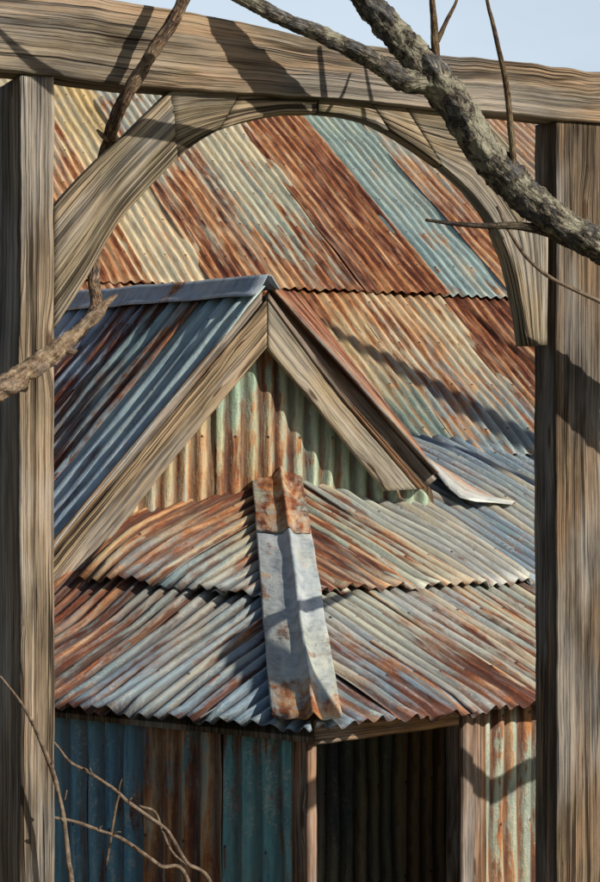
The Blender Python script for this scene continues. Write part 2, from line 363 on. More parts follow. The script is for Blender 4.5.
def poly_interp(pts, n):
    """resample a polyline of vectors evenly"""
    d = [0]
    for a, b in zip(pts, pts[1:]): d.append(d[-1] + (b - a).length)
    out = []; k = 0
    for i in range(n + 1):
        s = d[-1] * i / n
        while k < len(pts) - 2 and d[k + 1] < s: k += 1
        t = (s - d[k]) / max(1e-9, d[k + 1] - d[k]); out.append(lerp(pts[k], pts[k + 1], min(1, t)))
    return out
def crom(pts, per=8):
    out = []
    P = [pts[0] * 2 - pts[1]] + list(pts) + [pts[-1] * 2 - pts[-2]]
    for i in range(1, len(P) - 2):
        for k in range(per):
            t = k / per; a, b, c, d = P[i - 1], P[i], P[i + 1], P[i + 2]
            out.append(.5 * ((2 * b) + (c - a) * t + (2 * a - 5 * b + 4 * c - d) * t * t + (3 * b - a - 3 * c + d) * t ** 3))
    out.append(pts[-1]); return out

def plank(name, A, B, nrm, thick, mat, parent, seed=0, step=.035, groove=.006, wob=.006, rad=.008, px=.0095, front=0.0):
    """weathered timber between two long edges A and B; its face looks along nrm, depth thick behind it"""
    Ls = max(sum((b - a).length for a, b in zip(A, A[1:])), .05)
    n = max(4, int(Ls / step)); Ai, Bi = poly_interp(A, n), poly_interp(B, n)
    wm = (Ai[n // 2] - Bi[n // 2]).length
    kw = max(6, int(wm / px)); kt = max(4, int(thick / (px * 1.6)))
    ring = []                                            # (x 0..1 across, y 0..1 deep)
    for i in range(kw + 1): ring.append((i / kw, 0))
    for i in range(1, kt): ring.append((1, i / kt))
    for i in range(kw, -1, -1): ring.append((i / kw, 1))
    for i in range(kt - 1, 0, -1): ring.append((0, i / kt))
    m = len(ring); vs_, uv = [], []; lv = 0
    per = [0.0]
    for j in range(1, m): per.append(per[-1] + math.hypot((ring[j][0] - ring[j - 1][0]) * wm, (ring[j][1] - ring[j - 1][1]) * thick))
    for i in range(n + 1):
        if i: lv += ((Ai[i] + Bi[i]) * .5 - (Ai[i - 1] + Bi[i - 1]) * .5).length
        w = (Bi[i] - Ai[i]); wl = max(w.length, 1e-4); wd = w / wl
        ea = wob * (NZ.noise(V((lv * 3.1, seed * 5.3, 0))) + .5 * NZ.noise(V((lv * 11, seed, 4)))); eb = wob * (NZ.noise(V((lv * 2.7, seed * 4.1, 9))) + .5 * NZ.noise(V((lv * 10, seed, 7))))
        for j, (x, y) in enumerate(ring):
            cx, cy = x * wl, y * thick
            dx = ea * (1 - x) + eb * x
            dd = 0.0                                       # groove depth
            gq = NZ.noise(V((per[j] * 30 + .4 * NZ.noise(V((lv * .8, per[j] * 4, seed))), lv * .6, seed * 9.7)))
            gq2 = NZ.noise(V((per[j] * 17, lv * .35, seed * 3.1 + 40)))
            dd = groove * (.10 * abs(gq) + 2.0 * max(0, gq2 - .30))
            ex = min(cx, wl - cx); ey = min(cy, thick - cy)
            cr = rad * .5 if (ex < 1e-6 and ey < 1e-6) else 0.0
            ix = (dd + cr if x == 0 else 0) - (dd + cr if x == 1 else 0); iy = (dd + cr if y == 0 else 0) - (dd + cr if y == 1 else 0)
            vs_.append(Ai[i] + wd * (cx + dx + ix) - nrm * (cy + iy - front)); uv.append((per[j] + seed * .37, lv + seed * 1.3))
    fs = []
    for i in range(n):
        for j in range(m):
            k = (j + 1) % m
            fs.append((i * m + j, i * m + k, (i + 1) * m + k, (i + 1) * m + j))
    nf_ = len(fs)
    fs.append(tuple(range(m))); fs.append(tuple(n * m + j for j in range(m)))
    o = mesh_obj(name, vs_, fs, mat, parent, uv, None, True, (nf_, nf_ + 1)); recalc(o); 
    return o

def tube(name, pts, rads, mat, parent, seg=14, per=8, knob=.12, seed=0, freq=14, tip=True):
    P = crom([V(p) for p in pts], per); rr = [x[0] for x in crom([V((r, 0, 0)) for r in rads], per)]
    n = len(P); vs_, uv = [], []; lv = 0
    up = V((.3, .8, .5)).normalized()
    for i in range(n):
        tg = (P[min(i + 1, n - 1)] - P[max(i - 1, 0)]).normalized()
        x = tg.cross(up); x = x.normalized() if x.length > 1e-4 else V((1, 0, 0)); y = tg.cross(x).normalized(); up = -y if False else up
        if i: lv += (P[i] - P[i - 1]).length
        for j in range(seg):
            an = 2 * math.pi * j / seg; d = x * math.cos(an) + y * math.sin(an); r = max(rr[i], .0008)
            pn = P[i] * freq + d * r * freq * 2.5
            k = 1 + knob * (1.3 * NZ.noise(pn + V((seed, 0, 0))) + .8 * NZ.noise(pn * 2.7 + V((0, seed, 0))) + (.9 * abs(NZ.noise(pn * 6.5 + V((0, 0, seed)))) if seg > 16 else 0))
            vs_.append(P[i] + d * r * k); uv.append((j / seg * .25, lv))
    fs = []
    for i in range(n - 1):
        for j in range(seg):
            k = (j + 1) % seg; fs.append((i * seg + j, i * seg + k, (i + 1) * seg + k, (i + 1) * seg + j))
    fs.append(tuple(range(seg))); fs.append(tuple((n - 1) * seg + j for j in range(seg)))
    o = mesh_obj(name, vs_, fs, mat, parent, uv); recalc(o); return o

def prism(name, pts, ext, mat, parent, flat=True):
    """outline pts swept by vector ext"""
    n = len(pts); vs_ = list(pts) + [p + ext for p in pts]
    fs = [tuple(range(n)), tuple(range(2 * n - 1, n - 1, -1))] + [(i, (i + 1) % n, n + (i + 1) % n, n + i) for i in range(n)]
    uv = [(v.x, v.z) for v in vs_]
    o = mesh_obj(name, vs_, fs, mat, parent, uv, [(.5, .5)] * len(vs_), smooth=False); recalc(o); return o

# ------------------------------------------------------------------ ground
def ground():
    vs_, fs = [], []; xs = [-1500, -300, -60, -20, -10, -6, -3, 0, 3, 6, 10, 20, 60, 300, 1500]; ys = [-1500, -300, -60, -20, -8, 0, 4, 8, 12, 16, 20, 40, 100, 400, 1500]
    for y in ys:
        for x in xs: vs_.append(V((x, y, .0)))
    w = len(xs)
    for j in range(len(ys) - 1):
        for i in range(w - 1): fs.append((j * w + i, j * w + i + 1, (j + 1) * w + i + 1, (j + 1) * w + i))
    o = mesh_obj('ground', vs_, fs, earth()); o['kind'] = 'structure'; o['label'] = 'bare earth and thin grass around the shed'
ground()

# ------------------------------------------------------------------ the shed
shed = thing('corrugated_shed', (C.x, C.y + 2, 0), 'old shed of rusty corrugated iron with a gable, hipped lean-to and dark doorway', 'shed')
W_DECK = wood((.12, .085, .055), (.2, .15, .1), (.04, .03, .02), sa=.3, moss=0)
# palette (zinc, old paint)
CREAM = (.64, .56, .38); PALE = (.47, .50, .43); GREEN = (.36, .42, .34); BLUE = (.21, .29, .37); WHITE = (.44, .47, .46); TEAL = (.13, .23, .26); GREY = (.30, .33, .33); DKBL = (.11, .16, .25); PINK = (.52, .33, .22); OCHRE = (.50, .40, .22)

# --- main roof
a_seam, h_seam = uvM(400, 295)
_, h_ridge = uvM(520, 98)
mr = prism('main_roof', [posM(-7.6, .0) - NM * .10, posM(-7.6, h_ridge) - NM * .10, posM(-7.6, h_ridge * 2 + 1.2) * 1.0 - Z * (SM * (h_ridge + 1.2) * 2 + .1)], em * 13.0, W_DECK, shed)
PM = .092
def am_at(u, v=294): return uvM(u, v)[0]
edges = [-420, -340, -262, -188, -118, -52, 14, 82, 151, 221, 296, 370, 443, 512, 585, 660, 740]
cols = {82: (CREAM, PINK, .22, .82, .02), 151: (CREAM, PINK, .20, .88, .04), 221: ((.62, .47, .22), CREAM, .26, .46, .18), 296: (PALE, CREAM, .40, .74, .0), 370: (CREAM, (.40, .48, .40), .16, .66, -.02), 443: (PINK, PINK, .80, .76, -.02), 512: ((.36, .47, .42), (.30, .43, .44), .16, .28, .02), 585: (PALE, PINK, .40, .66, .08)}
tops = (0, 0)
for i, (u0, u1) in enumerate(zip(edges, edges[1:])):
    ca, cb, r0, r1, hu = cols.get(u1, (random.choice([CREAM, PALE, PINK]), random.choice([CREAM, GREEN]), .45, .55, .05))
    a0, a1 = am_at(u0), am_at(u1)
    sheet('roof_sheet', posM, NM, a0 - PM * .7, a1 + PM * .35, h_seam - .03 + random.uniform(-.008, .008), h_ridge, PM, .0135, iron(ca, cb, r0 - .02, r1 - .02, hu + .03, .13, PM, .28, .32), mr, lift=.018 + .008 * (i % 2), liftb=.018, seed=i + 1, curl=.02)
edges2 = [-220, -120, -30, 60, 150, 240, 304, 356, 440, 520, 600, 690]
cols2 = {304: (PINK, TEAL, .72, .40, .0), 356: (OCHRE, (.20, .30, .27), .80, .30, .08), 440: (CREAM, (.26, .34, .36), .52, .46, .04), 520: (PINK, CREAM, .82, .56, -.02), 600: (PINK, OCHRE, .74, .66, .02)}  # teal lower ends: old green-blue paint, with a tree's shadow band put into the colour
for i, (u0, u1) in enumerate(zip(edges2, edges2[1:])):
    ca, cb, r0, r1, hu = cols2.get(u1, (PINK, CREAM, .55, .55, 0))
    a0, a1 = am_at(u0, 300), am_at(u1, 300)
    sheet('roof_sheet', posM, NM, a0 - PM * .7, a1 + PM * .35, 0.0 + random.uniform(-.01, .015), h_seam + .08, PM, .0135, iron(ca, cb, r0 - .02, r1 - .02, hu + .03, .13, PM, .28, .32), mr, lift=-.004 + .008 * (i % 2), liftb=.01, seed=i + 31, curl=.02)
rc = []
for k in range(-1, 2): rc.append(posM(-7.7, h_ridge) + nm * (k * -.14) + Z * (.05 if k == 0 else -.07 if k == -1 else -.07))
o = sheet('ridge_cap', lambda a, h: posM(a, h_ridge) + nm * h + Z * (.07 - abs(h) * SM), NM, -7.7, 5.5, -.16, .16, .5, .0, iron(WHITE, GREY, .4, .4), mr, hs=.05, rag=.01)

# --- lean-to roof
lt = prism('lean_to_roof', [posL(5.2, .02) - Z * .09, posL(5.2, 4.6) - Z * .09, posL(4.6, 4.6) - Z * .5, posL(.02, .02) - Z * .09], Z * -.03, W_DECK, shed)
PL_ = .119; AMP = .0165
hs_ = (2.80 - C.z * 0 - 2.80) if False else None
h_t = ahL(hit(170, 598, C, NL))[1]                     # seam between the two courses
s0 = ahL(hit(140, 510, HT, ng)); s1 = ahL(hit(85, 588, C, NL))
def hb_up(a):                                          # lower end of the upper course, cut back at its left end
    lim = s1[0] + .0
    if a <= lim: return h_t
    return h_t + (a - lim) / max(.05, (s0[0] - s1[0])) * (s0[1] - h_t) if s0[0] > s1[0] else h_t
def hipcut(top): return lambda a: min(top, a - .015)
sp = [0.0, .75, 1.5, 2.0, 2.62, 3.3, 4.0, 4.7]
lc = [((.26, .36, .44), (.24, .34, .42), .28, .24, .0), ((.30, .37, .40), (.24, .34, .42), .42, .40, -.02), ((.34, .36, .34), BLUE, .50, .52, .0), ((.36, .34, .28), GREY, .60, .52, -.02), (PINK, GREY, .78, .55, .04), (PINK, GREY, .74, .62, .02), (PINK, PINK, .6, .6, 0)]
for i, (a0, a1) in enumerate(zip(sp, sp[1:])):
    ca, cb, r0, r1, hu = lc[i]
    sheet('roof_sheet', posL, NL, a0 - PL_ * .3, a1 + PL_ * .6, -.07 + random.uniform(-.012, .012), hipcut(h_t + .12 if a1 < 2.4 else 4.2), PL_, AMP, iron(ca, cb, r0, r1, hu - .07, .15), lt, lift=.0 + .006 * (i % 2), liftb=0, seed=i + 60, curl=.05, rag=.02)
sp = [h_t, 1.75, 2.3, 2.85, 3.4]
lc = [(WHITE, WHITE, .25, .18, 0), (GREY, WHITE, .50, .26, .02), (OCHRE, GREY, .64, .42, .05), (OCHRE, OCHRE, .66, .58, .06)]
lc = [(GREEN, (.38, .45, .48), .52, .30, .0), (OCHRE, (.36, .42, .43), .62, .40, .0), (OCHRE, GREY, .64, .52, .06), (OCHRE, OCHRE, .64, .62, .06)]
LEFT_END = max(s0[0], s1[0])
for i, (a0, a1) in enumerate(zip(sp, sp[1:])):
    ca, cb, r0, r1, hu = lc[i]
    if a0 > LEFT_END: continue
    sheet('roof_sheet', posL, NL, a0 - PL_ * .3, min(a1 + PL_ * .6, LEFT_END), hb_up, hipcut(4.2), PL_, AMP, iron(ca, cb, r0, r1, hu - .07, .15), lt, lift=.028 + .006 * (i % 2), liftb=.012, seed=i + 80, curl=.05, rag=.02)
# right face
h_tr = ahR(hit(430, 592, C, NR))[1]
sp = [0, .62, 1.3, 1.9, 2.6, 3.3, 4.0, 4.8]
lc = [(WHITE, BLUE, .42, .44, .02), (WHITE, BLUE, .32, .54, .0), (PALE, GREY, .38, .60, .04), (WHITE, PALE, .42, .56, .06), (PALE, PALE, .46, .52, .04), (GREY, PALE, .5, .5, 0), (GREY, PALE, .5, .5, 0)]
for i, (a0, a1) in enumerate(zip(sp, sp[1:])):
    ca, cb, r0, r1, hu = lc[i]
    sheet('roof_sheet', posR, NR, a0 - PL_ * .3, a1 + PL_ * .6, -.07 + random.uniform(-.012, .012), hipcut(h_tr + .12), PL_, AMP, iron(ca, cb, r0, r1, hu - .07, .15), lt, lift=.0 + .006 * (i % 2), seed=i + 100, curl=.05, rag=.02)
def htR(a): return min(a - .015, _h0 + (a - _a0) * (_hR - _h0) / (_aR - _a0) + .22 + .5 * max(0, _a0 - a))
sp = [h_tr, 1.62, 2.25, 2.85, 3.5, 4.2, 5.0, 5.8, 6.6, 7.4, 8.2]
lc = [(PINK, PALE, .76, .56, .04), (PINK, CREAM, .80, .60, .02), (GREEN, PALE, .58, .46, .04), (PALE, WHITE, .44, .30, .04), (WHITE, BLUE, .22, .36, .06), (BLUE, WHITE, .28, .4, .05), (BLUE, WHITE, .30, .52, .05), (BLUE, WHITE, .4, .5, .05), (WHITE, BLUE, .3, .5, .05), (BLUE, WHITE, .4, .5, .05)]
for i, (a0, a1) in enumerate(zip(sp, sp[1:])):
    ca, cb, r0, r1, hu = lc[i]
    sheet('roof_sheet', posR, NR, a0 - PL_ * .3, a1 + PL_ * .6, h_tr + random.uniform(-.012, .012), htR, PL_, AMP, iron(ca, cb, r0, r1, hu - .07, .15), lt, lift=.028 + .006 * (i % 2), liftb=.012, seed=i + 120, curl=.05, rag=.02)
# hip cap: two folded lengths with a rolled ridge
hk = (-(nL + nR)).normalized(); hipN = (NL + NR).normalized()
def pos_hip(x, h):                                      # x across, h horizontal run up the hip
    base = C - (nL + nR) * h + Z * (SL * h)
    if x < 0: q = base + dL * (-x) * .92; a, hh = ahL(q); z = posL(a, hh).z
    else: q = base + dR * x * .92; a, hh = ahR(q); z = posR(a, hh).z
    roll = .042 * math.exp(-(x / .04) ** 2)
    return V((q.x, q.y, z + .050 + .034 * sstep(.95, 1.25, h) + KW * 0 + roll))
kht = ahL(HT)[1]
khj = ahL(hit(288, 548, C, NL))[1]
def hw_(h): return lerp(.32, .30, h / 3)
for b_, t_, m_, lf, s_ in ((-.07, khj + .06, iron((.46, .52, .57), (.46, .51, .48), .30, .52, .0, .10, 5, .2, .3), .0, 1), (khj, kht - .02, iron(GREEN, PALE, .78, .44, .02, .10, 5, .3, .3), .012, 2)):
    vs_, uv, sh, fs = [], [], [], []
    nx, ny = 36, 30
    for i in range(ny + 1):
        h = lerp(b_, t_, i / ny)
        for j in range(nx + 1):
            f = j / nx * 2 - 1; x = f * hw_(h) * (.74 if f > 0 else 1)
            x += .006 * NZ.noise(V((h * 4, s_, f * 2)))
            p = pos_hip(x, h + (.014 * NZ.noise(V((f * 4, s_ * 3, 1))) if i in (0, ny) else 0)) + hipN * (lf + .006 * NZ.noise(V((x * 9, h * 5, s_))))
            vs_.append(p); uv.append((x * .3 + 2.3, h * 2.4)); sh.append((1 - i / ny, .7))
    for i in range(ny):
        for j in range(nx): q = i * (nx + 1) + j; fs.append((q, q + 1, q + nx + 2, q + nx + 1))
    o = mesh_obj('hip_cap', vs_, fs, m_, lt, uv, sh); md = o.modifiers.new('gauge', 'SOLIDIFY'); md.thickness = .005

# --- gable: wall, roof, barge boards
gw = prism('gable_wall', [hit(267, 300, HT - ng * .07, ng), hit(60, 560, HT - ng * .07, ng), hit(60, 640, HT - ng * .07, ng), hit(445, 560, HT - ng * .07, ng), hit(430, 490, HT - ng * .07, ng)], ng * .03, W_DECK, shed)
O_g = hit(267, 300, HT, ng)
def posG(a, h): return O_g + eg * a + Z * h
ag = lambda u, v: (hit(u, v, HT, ng) - O_g).dot(eg)
zg = lambda u, v: hit(u, v, HT, ng).z - O_g.z
lx, lz = ag(57, 560), zg(57, 560); rx, rz = ag(420, 480), zg(420, 480)
def g_top(a): return -.05 + (lz * a / lx if a < 0 else rz * a / rx)
base_pts = [(ag(u, v), zg(u, v)) for u, v in ((40, 530), (140, 519), (170, 515), (215, 511), (228, 509))]
def g_bot(a):
    if a < base_pts[-1][0]:
        for (x0, z0), (x1, z1) in zip(base_pts, base_pts[1:]):
            if x0 <= a <= x1: return lerp(z0, z1, (a - x0) / (x1 - x0))
        return base_pts[0][1]
    return base_pts[-1][1] - .3
ge = [ag(60, 500), ag(217, 500), ag(272, 500), ag(440, 500)]
gm = [iron(OCHRE, CREAM, .52, .68, .10, .1, .118, .3), iron((.34, .47, .36), OCHRE, .36, .70, .06, .1, .118, .25), iron((.36, .48, .36), GREEN, .30, .64, .06, .1, .118, .25)]
for i in range(3):
    sheet('wall_sheet', posG, ng, ge[i] - .02, ge[i + 1] + .03, g_bot, g_top, .118, .017, gm[i], gw, lift=.0 + .009 * (i % 2), seed=i + 140, hs=.1, per=10)
# roof slopes
nGL = rd.cross(bL); nGL = nGL if nGL.z > 0 else -nGL; nGL.normalize()
LB = (BLp - Ap).length
def posGL(a, h): return Ap + rd * a + bL * (-h) + V((0, 0, 0))
gr = prism('gable_roof', [posGL(.06, 0) - nGL * .09, posGL(.06, -LB * 1.12) - nGL * .09, posGL(.06, -LB * 1.12) - nGL * .12, posGL(.06, 0) - nGL * .12], rd * 3.2, W_DECK, shed)
gs = [-.02, .62, 1.25, 1.9, 2.6, 3.4]
gc = [((.38, .52, .56), (.40, .52, .64), .16, .34, -.05), ((.36, .52, .54), (.36, .48, .60), .52, .62, -.12), ((.44, .54, .68), (.34, .40, .52), .50, .80, -.12), ((.36, .46, .60), (.30, .36, .48), .26, .66, -.12), (BLUE, BLUE, .4, .6, -.1)]
for i, (a0, a1) in enumerate(zip(gs, gs[1:])):
    ca, cb, r0, r1, hu = gc[i]
    sheet('roof_sheet', posGL, nGL, a0, a1 + .06, -LB * 1.16 + random.uniform(-.02, .02), -.02, .165, .024, iron(ca, cb, r0 + .10, r1 + .06, hu, .17, .165, .2, .2), gr, lift=.0 + .008 * (i % 2), seed=i + 160, hs=.2)
# right slope, seen nearly edge on, runs back to the main roof
fr0, fr1 = Ap + Z * .0, hit(436, 474, GF, ng)
bk0, bk1 = hit(300, 296, PA, NM), hit(428, 459, PA, NM)
def posGR(a, h): return lerp(lerp(fr0, fr1, -h), lerp(bk0, bk1, -h), a)
nGR = (fr1 - fr0).cross(bk0 - fr0); nGR = (nGR if nGR.z > 0 else -nGR).normalized()
sheet('roof_sheet', posGR, nGR, .0, 1.02, -1.0, 0, .075, .012, iron(PINK, PINK, .66, .62, -.06, .2, .4), gr, lift=.0, seed=190, hs=.03, per=10, dent=.004)
# ridge capping of the gable
cv = eg * 1.0
def pos_rc(x, h):
    if x < 0: return Ap + rd * h + bL * (-x) + nGL * .045 + Z * .02
    return Ap + rd * h + (fr1 - fr0).normalized() * x + nGL * .02 + Z * .035
vs_, uv, sh, fs = [], [], [], []
for i in range(25):
    h = lerp(-.06, 3.1, i / 24)
    for j in range(13):
        x = lerp(-.155, .10, j / 12)
        p = pos_rc(x, h) + Z * (.012 * NZ.noise(V((h * 3, x * 3, 5))) + .03 * math.exp(-(x / .05) ** 2)); vs_.append(p); uv.append((x * .3 + 2.3, h * 2.4)); sh.append((.3, .8))
for i in range(24):
    for j in range(12): q = i * 13 + j; fs.append((q, q + 1, q + 14, q + 13))
o = mesh_obj('ridge_cap', vs_, fs, iron((.34, .42, .52), (.40, .48, .56), .34, .34, 0, .1, 5, .2, .4), gr, uv, sh); md = o.modifiers.new('gauge', 'SOLIDIFY'); md.thickness = .005
# barge boards
def gf(u, v, d=0): return hit(u, v, GF + ng * d, ng)
WB = wood((.34, .26, .17), (.60, .50, .34), (.09, .06, .04), (.42, .2, .09), .6, .25)
plank('barge_board', [gf(267, 300), gf(200, 380), gf(50, 562)], [gf(267, 349), gf(208, 418), gf(50, 615)], ng, .045, WB, gr, seed=3, wob=.012)
plank('barge_board', [gf(262, 291, .02), gf(195, 370, .02), gf(48, 547, .02)], [gf(262, 303, .02), gf(195, 385, .02), gf(48, 563, .02)], ng, .05, wood((.26, .19, .13), (.48, .38, .26), sa=.7), gr, seed=4, wob=.006)
plank('barge_board', [gf(268, 300, .0), gf(336, 394, .0), gf(418, 489, .0)], [gf(268, 349, .0), gf(316, 406, .0), gf(385, 491, .0)], ng, .045, wood((.32, .26, .17), (.58, .51, .35), (.09, .06, .04), sa=.45, moss=.4), gr, seed=5, wob=.01)
plank('barge_board', [gf(269, 292, .012), gf(344, 393, .012), gf(428, 488, .012)], [gf(268, 299, .012), gf(337, 393, .012), gf(419, 489, .012)], ng, .06, wood((.2, .11, .06), (.4, .24, .14), sa=.9), gr, seed=6, wob=.006)
plank('soffit', [gf(270, 288, -.06), gf(364, 394, -.06), gf(438, 478, -.06)], [gf(268, 298, -.06), gf(338, 394, -.06), gf(424, 489, -.06)], ng, .05, W_DECK, gr, seed=7)
tube('edge_strip', [lerp(fr0, fr1, k / 8) + nGR * .012 + ng * .012 + V((0, 0, .006 * NZ.noise(V((k * .9, 3, 1))))) for k in range(9)], [.009] * 9, iron(WHITE, WHITE, .25, .3, 0, .1, 5), gr, seg=8, seed=8, knob=.2)
# bent flashing flared out at the foot of the right slope
up = V((0, 0, 1))
def hitR(u, v, up_):
    d = ray(u, v); lo, hi = 12.0, 19.0
    for _ in range(50):
        m_ = (lo + hi) / 2; p = EYE + d * m_
        if p.z > posR(*ahR(p)).z + up_: lo = m_
        else: hi = m_
    return EYE + d * lo
fa = [(426, 459), (436, 473), (447, 487), (460, 498), (476, 502), (494, 503), (512, 505)]
fb = [(423, 458), (440, 466), (456, 476), (470, 486), (486, 494), (502, 500), (516, 504)]
vs_, uv, sh, fs = [], [], [], []
for i, ((u0, v0), (u1, v1)) in enumerate(zip(fa, fb)):
    p0 = hitR(u0, v0, .13 if i < 5 else .09); p1 = hitR(u1, v1, .055)
    for j in range(5):
        t = j / 4; vs_.append(lerp(p0, p1, t) + NR * (.02 * math.sin(t * math.pi))); uv.append((t * .2, i * .15)); sh.append((t, .8))
for i in range(len(fa) - 1):
    for j in range(4): q = i * 5 + j; fs.append((q, q + 1, q + 6, q + 5))
o = mesh_obj('flashing', vs_, fs, iron((.6, .63, .62), PINK, .24, .46, .1, .1, 5, .3, .3), gr, uv, sh); md = o.modifiers.new('gauge', 'SOLIDIFY'); md.thickness = .006

# --- walls of the lean-to
INS = .14
Cw = C - (nL + nR) * INS; Cw.z = 0
HW = C.z + SL * INS - .045
def posLW(a, h): return Cw + dL * a + Z * h
def posRW(a, h): return Cw + dR * a + Z * h
def aRW(u, v=780): return (hit(u, v, Cw, nR) - Cw).dot(dR)
def zRW(u, v): return hit(u, v, Cw, nR).z
def aLW(u, v=780): return (hit(u, v, Cw, nL) - Cw).dot(dL)
lw = prism('wall', [posLW(.08, 0) - nL * .05, posLW(4.6, 0) - nL * .05, posLW(4.6, HW) - nL * .05, posLW(.08, HW) - nL * .05], nL * -.03, W_DECK, shed)
le = [aLW(293), aLW(222), aLW(152), aLW(85), aLW(20), aLW(-50), aLW(-140)]
lcs = [((.14, .36, .40), (.17, .40, .41), .34, .42, .02), ((.16, .34, .38), (.16, .32, .35), .60, .72, .06), ((.11, .27, .40), (.14, .34, .44), .36, .24, -.04), ((.12, .28, .41), (.14, .34, .44), .2, .2, -.1), (TEAL, TEAL, .3, .3, 0), (TEAL, TEAL, .3, .3, 0)]
for i, (a0, a1) in enumerate(zip(le, le[1:])):
    ca, cb, r0, r1, hu = lcs[i]
    sheet('wall_sheet', posLW, nL, a0 - .01, a1 + .05, .03, HW, .15, .021, iron(ca, cb, r0, r1, hu, .13, .15, .2, .5), lw, lift=.008 * (i % 2), seed=i + 200, hs=.2)
# front-right wall, doorway
zl = lambda u, v: zRW(u, v)
rw = prism('wall', [posRW(aRW(484), 0) - nR * .05, posRW(5.2, 0) - nR * .05, posRW(5.2, HW) - nR * .05, posRW(aRW(484), HW) - nR * .05], nR * -.03, W_DECK, shed)
re_ = [aRW(482), aRW(540), aRW(600), aRW(680), aRW(760)]
for i, (a0, a1) in enumerate(zip(re_, re_[1:])):
    ca, cb, r0, r1, hu = [(GREEN, OCHRE, .50, .66, .06), (GREEN, CREAM, .44, .56, .10), (CREAM, GREEN, .4, .5, 0), (GREEN, GREEN, .4, .5, 0)][i]
    sheet('wall_sheet', posRW, nR, a0 - .02, a1 + .04, .03, HW - .06, .135, .02, iron(ca, cb, r0, r1, hu, .08, .135), rw, lift=.008 * (i % 2), seed=i + 220, hs=.2)
D_W = dict(sa=.8, moss=.15)
dw = plank('door_frame', [posRW(aRW(310), HW - .012), posRW(aRW(458), HW - .012)], [posRW(aRW(310), HW - .16), posRW(aRW(458), HW - .15)], nR, .09, wood((.26, .15, .08), (.5, .33, .18), (.06, .035, .02), **D_W), shed, seed=11, front=.03)
plank('jamb', [posRW(-.02, 0), posRW(-.02, HW - .0)], [posRW(aRW(318), 0), posRW(aRW(318), HW - .0)], nR, .12, wood((.24, .13, .08), (.46, .3, .2), (.05, .03, .02), **D_W), dw, seed=12, front=.0)
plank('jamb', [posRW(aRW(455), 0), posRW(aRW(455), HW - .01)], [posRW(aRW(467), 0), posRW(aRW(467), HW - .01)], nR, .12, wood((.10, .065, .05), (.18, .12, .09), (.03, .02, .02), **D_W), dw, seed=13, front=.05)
plank('jamb', [posRW(aRW(469), 0), posRW(aRW(469), HW - .01)], [posRW(aRW(483), 0), posRW(aRW(483), HW - .01)], nR, .10, wood((.20, .11, .065), (.38, .24, .15), (.05, .03, .018), **D_W), dw, seed=14, front=.03)
plank('top_rail', [posRW(aRW(484), HW - .01), posRW(aRW(640), HW - .01)], [posRW(aRW(484), HW - .085), posRW(aRW(640), HW - .085)], nR, .06, wood((.26, .13, .07), (.46, .28, .16), **D_W), rw, seed=15, front=.035)
# inside
DI = 1.6
def posI(a, h): return Cw - nR * DI + dR * a + Z * h
iw = prism('inner_wall', [posI(.1, 0) - nR * .05, posI(5.2, 0) - nR * .05, posI(5.2, HW + SL * DI - .2) - nR * .05, posI(DI, HW + SL * DI - .2) - nR * .05, posI(.1, HW - .1) - nR * .05], nR * -.03, W_DECK, shed)
def aI(u, v=800): return (hit(u, v, Cw - nR * DI, nR) - posI(0, 0)).dot(dR)
ie = [.08, max(.12, aI(300)), aI(352), aI(403), aI(458), 4.0]
for i, (a0, a1) in enumerate(zip(ie, ie[1:])):
    ca, cb, r0, r1, hu = [(TEAL, GREEN, .3, .3, 0), (DKBL, GREEN, .30, .35, 0), (GREEN, CREAM, .30, .35, .1), ((.7, .5, .33), (.7, .5, .33), .60, .66, .34), (TEAL, GREEN, .3, .4, 0)][i]
    sheet('wall_sheet', posI, nR, a0 - .02, a1 + .03, 0.03, lambda a: HW - .1 + SL * min(DI, a), .135, .02, iron(ca, cb, r0, r1, hu, .08, .135), iw, lift=.008 * (i % 2), seed=i + 240, hs=.3)
prism('end_wall', [posRW(5.2, 0), posRW(5.2, HW), posI(5.2, HW + .75), posI(5.2, 0)], dR * .04, W_DECK, shed)
prism('floor', [posLW(4.5, .02), posLW(0.1, .02), posRW(5.1, .02), posRW(5.1, .02) - nR * 4.4], Z * .03, W_DECK, shed)
# main block below the big roof (hidden behind gable and lean-to from here)
b0, b1 = posM(-7.2, 0) - nm * .25, posM(5.0, 0) - nm * .25
for p in (b0, b1): p.z = 0
prism('back_wall', [b0, b1, b1 + Z * (PA.z - .12), b0 + Z * (PA.z - .12)], nm * -.08, W_DECK, shed)
bb = -nm * (h_ridge * 2 + .6)
prism('back_wall', [b0 + bb, b1 + bb, b1 + bb + Z * (PA.z - .12), b0 + bb + Z * (PA.z - .12)], nm * -.08, W_DECK, shed)
prism('end_wall', [b0, b0 + bb, b0 + bb + Z * (PA.z - .12), b0 + Z * (PA.z - .12)], em * .08, W_DECK, shed)
prism('end_wall', [b1, b1 + bb, b1 + bb + Z * (PA.z - .12), b1 + Z * (PA.z - .12)], em * -.08, W_DECK, shed)

